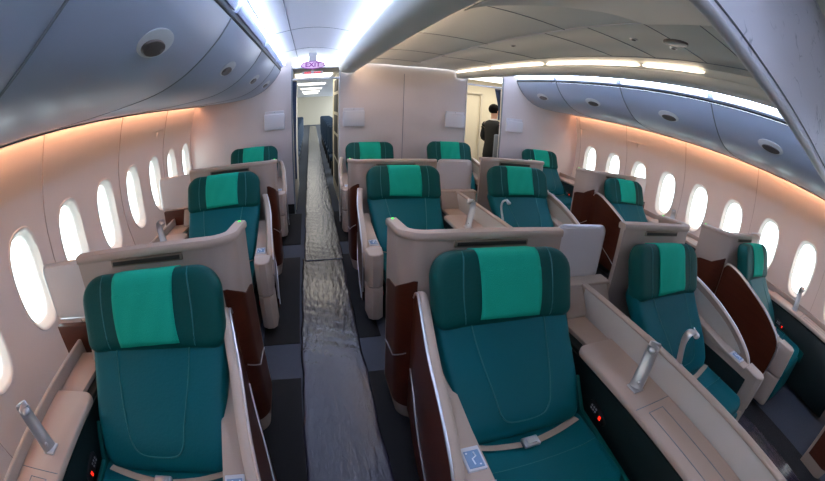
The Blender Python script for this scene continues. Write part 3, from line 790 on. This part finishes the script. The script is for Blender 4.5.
def mon(x0, x1, z0, z1, label):
    t = thing('wall_console', label, 'wall box', 'white boxes on the bulkheads', loc=((x0 + x1) / 2, YB, z0)); w = (x1 - x0) / 2
    s = MB(); s.box(-w, w, -.05, -.001, 0, z1 - z0 - .045, .014); s.build('box_lid', 'panel_white', t)
    s = MB(); s.box(-w + .01, w - .01, -.03, -.001, z1 - z0 - .055, z1 - z0, .008); s.build('box_back', 'panel_white', t)
    s = MB(); s.ball((0, -.031, z1 - z0 - .02), .006, .003, .006, 8); s.build('catch', 'seam_grey', t)
mon(-.69, -.38, 1.36, 1.65, 'white box on the left bulkhead beside the aisle')
mon(.49, .82, 1.35, 1.64, 'white box on the centre bulkhead beside the left aisle')
mon(2.10, 2.43, 1.36, 1.63, 'white box on the centre bulkhead beside the right doorway')
mon(3.20, 3.53, 1.37, 1.61, 'white box on the right bulkhead beside the curtain')

# doorway bars and curtains
for i, (x0, x1, nm) in enumerate(((-.27, .44, 'left'), (2.45, 3.11, 'right'))):
    s = MB(); s.box(x0, x1, YB + .005, YB + .045, 2.105, 2.135, .006); tag(s.build('curtain_rail', 'rail_white'), f'pale curtain rail across the {nm} aisle opening', 'curtain rail')
    s = MB()
    xc = x0 + .035 if i == 0 else x1 - .055; w0, w1 = (.035, .012) if i == 0 else (.055, .008)
    def cur(u, v):
        z = 2.10 - v * (1.55 if i == 0 else .55); q = min(1, v * 1.6); w = w0 + (w1 - w0) * q
        return (xc + (0 if i == 0 else .045 * q) + (u - .5) * 2 * w, YB + .07 + .02 * math.sin(u * 26), z)
    s.sheet(cur, 32, 12); o = s.build('curtain', 'curtain_blue', ang=180); md = o.modifiers.new('t', 'SOLIDIFY'); md.thickness = .004
    tag(o, f'blue-grey curtain gathered beside the {nm} bulkhead edge' if i == 0 else 'blue-grey curtain tied back beside the right bulkhead', 'curtain')
# sign over the left aisle
t = thing('exit_sign', 'lilac oval exit sign with purple letters over the left aisle', 'sign', loc=(.03, 5.0, 2.25))
s = MB(); s.prism([(.15 * math.cos(k * PI / 20), .052 * math.sin(k * PI / 20)) for k in range(40)], 'y', -.008, .008, .003); s.build('sign_plate', 'sign_face', t)
s = MB(); o_ = [(.15 * math.cos(k * PI / 20), -.009, .052 * math.sin(k * PI / 20)) for k in range(41)]; s.tube(o_, .006, 6); s.build('sign_border', 'sign_purple', t)
s = MB(); s.box(-.05, .05, -.01, .01, .045, .17, .004); s.build('sign_hanger', 'rail_white', t)
def text(body, size, mt, parent, loc, name='lettering', sx=1):
    cu = bpy.data.curves.new(name, 'FONT'); cu.body = body; cu.size = size; cu.extrude = .001; cu.align_x = 'CENTER'; cu.align_y = 'CENTER'; cu.materials.append(M[mt]); cu.offset = .0015
    o = bpy.data.objects.new(name, cu); C.objects.link(o); o.parent = parent; o.location = loc; o.rotation_euler = (PI / 2, 0, 0); o.scale = (sx, 1, 1)
    dg = bpy.context.evaluated_depsgraph_get(); me = bpy.data.meshes.new_from_object(o.evaluated_get(dg)); q = bpy.data.objects.new(name, me); C.objects.link(q); q.parent = parent; q.location = loc; q.rotation_euler = o.rotation_euler; q.scale = o.scale; bpy.data.objects.remove(o); return q
text('EXIT', .082, 'sign_purple', t, (0, -.011, 0), sx=1.15)
t = thing('exit_notice', 'narrow notice with red letters under the oval exit sign', 'sign', loc=(.03, 5.02, 2.145))
s = MB(); s.box(-.13, .13, -.004, .004, -.018, .018, .003); s.build('notice_plate', 'panel_white', t)
for x_ in (-.06, .06): text('EXIT', .036, 'sign_red', t, (x_, -.006, 0), sx=1.2)
s = MB(); s.box(-.006, .006, -.004, .004, .018, .05); s.build('hanger', 'rail_white', t)

# ================================================================== beyond the bulkheads: left corridor
Y1 = YB + .05
s = MB(); s.box(-1.9, 2.45, Y1, 31, 2.30, 2.34); struct(s.build('ceiling_corridor', 'ceiling_white'))
s = MB(); s.box(-1.95, -1.90, Y1, 31, 0, 2.3); struct(s.build('wall_corridor_left', 'corridor_cream'))
s = MB(); s.box(-1.9, 2.45, 30.9, 31, 0, 2.3); struct(s.build('wall_corridor_end', 'corridor_wall'))
# left galley block and right galley racks
s = MB(); s.box(-1.9, -.26, 6.05, 8.0, 0, 2.28, .01); struct(s.build('wall_galley_left', 'corridor_wall'))
s = MB(); s.box(.86, 2.40, 5.95, 8.2, 0, 2.28, .01); struct(s.build('wall_galley_right', 'corridor_cream'))
t = thing('galley_rack', 'tall cream galley rack with dark shelves beyond the left doorway', 'rack', loc=(.44, 6.6, 0))
s = MB(); s.box(.02, .40, -.5, 1.3, 0, 2.25, .01); s.build('cabinet', 'corridor_cream', t)
for k, (z0, z1) in enumerate(((.25, .66), (.72, 1.12), (1.18, 1.50), (1.56, 1.88), (1.94, 2.16))):
    s = MB(); s.box(.012, .022, -.1, .75, z0, z1, .004); s.build('shelf_opening', 'rack_black', t)
for k in range(5):
    y = 7.0 + 3.2 * k
    s = MB(); s.box(-.32, .40, y, y + .9, 2.288, 2.302, .002); tag(s.build('corridor_light', 'light_room'), f'bright ceiling light far down the left aisle, {ordn[k]} beyond the doorway', 'ceiling light', 'corridor lights')
def far_seat():
    t = thing('cabin_seat', cat='seat')
    s = MB(); s.pad(rrect(.22, .34, .07), .06, lambda x, y, z: (x, y + .15 * z, .82 + z), n=4, rings=5); s.build('backrest', 'seat_navy', t)
    s = MB(); s.box(-.22, .22, -.50, -.02, .36, .48, .04); s.build('seat_cushion', 'seat_navy', t)
    s = MB(); s.box(-.18, .18, -.40, -.05, .0, .36, .02); s.build('seat_base', 'black_plastic', t)
    return t
fs = far_seat(); first = True
for k in range(9):
    for x, sd in ((-.50, 'left'), (-1.02, 'outer left'), (.66, 'right')):
        y = 9.2 + .95 * k
        if x > 0 and y < 9: continue
        lb = f'dark blue cabin seat in the distant cabin, {sd} of the aisle, row {ordn[k] if k < 6 else ["seventh","eighth","ninth"][k-6]}'
        if first: fs.location = (x, y, 0); fs['label'] = lb; fs['group'] = 'seats in the distant cabin'; first = False
        else: dup(fs, (x, y, 0), lb)

# right vestibule with the attendant
s = MB(); s.box(2.40, 5.0, 7.7, 7.75, 0, 2.4); struct(s.build('wall_vestibule', 'corridor_cream'))
s = MB(); s.box(2.40, 2.45, Y1, 7.7, 0, 2.4); struct(s.build('wall_vestibule_side', 'corridor_cream'))
s = MB(); s.box(4.95, 5.0, Y1, 7.7, 0, 2.4); struct(s.build('wall_vestibule_right', 'corridor_cream'))
s = MB(); s.box(2.45, 5.0, Y1, 7.7, 2.34, 2.38); struct(s.build('ceiling_vestibule', 'ceiling_white'))
d = thing('door_1'); struct(d); d.location = (3.25, 7.69, 0)
s = MB(); s.box(-.36, -.06, -.03, .0, .02, 2.0, .01); s.build('door_leaf', 'corridor_cream', d)
s = MB(); s.box(-.40, -.37, -.05, .0, 0, 2.06, .004); s.box(.30, .33, -.05, 0, 0, 2.06, .004); s.box(-.40, .33, -.05, 0, 2.03, 2.06, .004); s.build('door_frame', 'corridor_wall', d)
s = MB(); s.box(-.335, -.315, -.045, -.025, 1.24, 1.34, .003); s.build('door_handle', 'latch_dark', d)
s = MB(); s.box(2.55, 4.4, 6.2, 7.3, 2.326, 2.342, .003); tag(s.build('vestibule_light', 'light_room'), 'bright ceiling light above the attendant in the right doorway', 'ceiling light')
s = MB(); s.box(3.12, 3.26, 6.04, 6.10, .0, 1.28, .02); o = s.build('jump_seat', 'seam_grey'); tag(o, 'grey folded crew seat back standing beside the right doorway', 'crew seat')

# attendant
def skin_mesh(name, material, parent, verts, edges, radii, root=0, sub=2):
    me = bpy.data.meshes.new(name); me.from_pydata(verts, edges, []); me.update(); me.materials.append(M[material])
    o = bpy.data.objects.new(name, me); C.objects.link(o); o.parent = parent
    sk = o.modifiers.new('skin', 'SKIN'); sk.use_smooth_shade = True
    if not me.skin_vertices: me.skin_vertices.new(name='s')
    for i, r in enumerate(radii):
        v = me.skin_vertices[0].data[i]; v.radius = r if isinstance(r, tuple) else (r, r); v.use_root = (i == root)
    o.modifiers.new('sub', 'SUBSURF').levels = 1; o.modifiers['sub'].render_levels = sub
    return o
p = thing('person', 'person in a black suit with short dark hair standing in the right doorway', 'person', loc=(3.30, 6.5, 0)); p.rotation_euler = (0, 0, math.radians(-66))
# local axes: the person faces +y here, x to the right hand
V = [(0, 0, .98), (0, .005, 1.15), (0, 0, 1.32), (0, -.01, 1.46), (0, 0, 1.53), (0, .01, 1.58), (0, .015, 1.68), (0, .01, 1.76),
     (.10, 0, .92), (.105, .02, .50), (.11, 0, .09), (.115, .13, .05), (-.10, 0, .92), (-.105, .02, .50), (-.11, 0, .09), (-.115, .13, .05),
     (.18, -.01, 1.44), (.235, .0, 1.17), (.20, .16, 1.04), (.17, .24, 1.06), (-.18, -.01, 1.44), (-.235, .0, 1.17), (-.20, .14, 1.0), (-.17, .22, 1.0)]
Ed = [(0, 1), (1, 2), (2, 3), (3, 4), (4, 5), (5, 6), (6, 7), (0, 8), (8, 9), (9, 10), (10, 11), (0, 12), (12, 13), (13, 14), (14, 15), (3, 16), (16, 17), (17, 18), (18, 19), (3, 20), (20, 21), (21, 22), (22, 23)]
Rd = [(.15, .10), (.13, .09), (.14, .09), (.09, .07), .055, .055, (.075, .09), (.06, .075), .08, .055, .04, .035, .08, .055, .04, .035, .045, .04, .032, .03, .045, .04, .032, .03]
skin_mesh('body', 'skin', p, V, Ed, Rd)
for sx in (1, -1):
    s = MB()
    for k in range(4):
        b0 = Vector((sx * (.185 - .018 * k), .25, 1.075 - .0 * k if sx > 0 else 1.01)); ln = (.06, .075, .078, .068)[k] * .9
        s.tube([b0, b0 + Vector((0, ln * .5, -.006)), b0 + Vector((-sx * .004, ln * .85, -.03))], [.010, .009, .007], 6)
    b0 = Vector((sx * .13, .22, 1.06 if sx > 0 else 1.0)); s.tube([b0, b0 + Vector((-sx * .02, .035, .008)), b0 + Vector((-sx * .022, .065, .0))], [.011, .010, .008], 6)
    s.build('hand', 'skin', p)
s = MB(); rings = []
for z, rx, ry, cy in ((.74, .183, .13, 0), (.80, .185, .125, 0), (.83, .19, .13, 0), (.95, .182, .125, 0), (1.12, .162, .112, .005), (1.28, .180, .120, .005), (1.38, .192, .118, 0), (1.44, .205, .105, -.005), (1.485, .165, .09, -.01), (1.52, .085, .072, -.005)):
    rings.append([s.bm.verts.new((rx * math.cos(k * PI / 14), cy + ry * math.sin(k * PI / 14), z)) for k in range(28)])
for q, r_ in zip(rings, rings[1:]):
    for k in range(28): s.bm.faces.new([q[k], q[(k + 1) % 28], r_[(k + 1) % 28], r_[k]])
s.bm.faces.new(rings[0][::-1]); s.bm.faces.new(rings[-1])
jk = s.build('jacket', 'suit_black', p)
for sx in (1, -1):
    s = MB(); s.tube(smooth_poly([(sx * .165, -.005, 1.425), (sx * .205, 0, 1.36), (sx * .235, .0, 1.18), (sx * .222, .07, 1.11), (sx * .20, .16, 1.055 if sx > 0 else 1.01)], 4), [.076] * 5 + [.056] * 5 + [.048] * 7, 12); s.build('sleeve', 'suit_black', jk)
VT = [(0, 0, .98), (.10, 0, .90), (.105, .01, .50), (.11, -.01, .06), (-.10, 0, .90), (-.105, .01, .50), (-.11, -.01, .06)]
skin_mesh('trousers', 'suit_black', p, VT, [(0, 1), (1, 2), (2, 3), (0, 4), (4, 5), (5, 6)], [(.11, .09), .09, .075, .06, .09, .075, .06])
s = MB()
for sx in (1, -1): s.ball((sx * .112, .06, .035), .045, .14, .04, 14)
s.build('shoes', 'shoe', p)
s = MB(); s.tube([(.062 * math.cos(a), .005 + .062 * math.sin(a), 1.525 + .01 * math.cos(a + .3)) for a in [k * 2 * PI / 16 for k in range(17)]], .016, 8); s.build('shirt_collar', 'shirt', p)
# hair cap over back and top of the head
s = MB(); s.ball((0, -.012, 1.735), .094, .112, .105, 24)
for v in s.bm.verts:
    if v.co.y > .05 and v.co.z < 1.76: v.co.y = .05 + (v.co.y - .05) * .3
    if v.co.z < 1.66: v.co.z = 1.66 + (v.co.z - 1.66) * .3
s.build('hair', 'hair', p)
s = MB(); s.ball((0, .115, 1.685), .011, .018, .02, 8); s.build('nose', 'skin', p)
for sx in (1, -1):
    s = MB(); s.ball((sx * .088, .005, 1.69), .012, .02, .03, 10); s.build('ear', 'skin', p)
    s = MB(); s.ball((sx * .032, .092, 1.70), .011, .008, .006, 8); s.build('eye', 'hair', p)
s = MB(); s.ball((0, .098, 1.638), .022, .008, .005, 8); s.build('mouth', 'badge_red', p)

# cabin end ahead of the camera
s = MB(); s.box(CX - 3.45, CX + 3.45, YN - .05, YN, 0, 2.45); struct(s.build('wall_front', 'carpet_grey'))

# ================================================================== light and camera
w = bpy.data.worlds.new('sky'); bpy.context.scene.world = w; w.use_nodes = True
nt = w.node_tree; bg = nt.nodes['Background']
bg.inputs['Color'].default_value = (.86, .95, 1.0, 1); bg.inputs['Strength'].default_value = 6
for i, (sg, cs) in enumerate(((-1, cl), (1, cr))):      # portals help daylight through the windows
    for y in cs:
        L = bpy.data.lights.new('daylight_portal', 'AREA'); L.shape = 'RECTANGLE'; L.size = .36; L.size_y = .66; L.cycles.is_portal = True
        o = bpy.data.objects.new('daylight_portal', L); C.objects.link(o); o.location = (CX + sg * (halfs(WZ) + .10), y, WZ); o.rotation_euler = (0, sg * PI / 2, 0)

cam = bpy.data.cameras.new('camera'); co = bpy.data.objects.new('camera', cam); C.objects.link(co)
bpy.context.scene.camera = co
yaw, pitch, roll, F, PX, PY = 0.23444209, 0.48500072, 0.03156529, 382.06776, 396.29341, 286.46879
f = Vector((math.sin(yaw) * math.cos(pitch), math.cos(yaw) * math.cos(pitch), -math.sin(pitch)))
r0 = f.cross(Vector((0, 0, 1))).normalized(); u0 = r0.cross(f)
c_, s_ = math.cos(roll), math.sin(roll); rr = r0 * c_ + u0 * s_; uu = -r0 * s_ + u0 * c_
R = Matrix((rr, uu, -f)).transposed().to_4x4(); R.translation = Vector((0, 0, 1.72283)); co.matrix_world = R
cam.type = 'PANO'; cam.sensor_fit = 'HORIZONTAL'; cam.sensor_width = 36
P_ = cam if hasattr(cam, 'panorama_type') else cam.cycles
P_.panorama_type = 'FISHEYE_EQUISOLID'; P_.fisheye_lens = F / 825 * 36; P_.fisheye_fov = 3.1
cam.shift_x = (412.5 - PX) / 825; cam.shift_y = (PY - 240.5) / 481
cam.clip_start = .02; cam.clip_end = 200
for o in bpy.data.objects:
    for k in ('_off', '_used'):
        if k in o: del o[k]
sc = bpy.context.scene
sc.view_settings.view_transform = 'Standard'; sc.view_settings.look = 'None'; sc.view_settings.gamma = 1
sc.view_settings.exposure = -0.22
try: sc.view_settings.use_curve_mapping = False
except Exception: pass
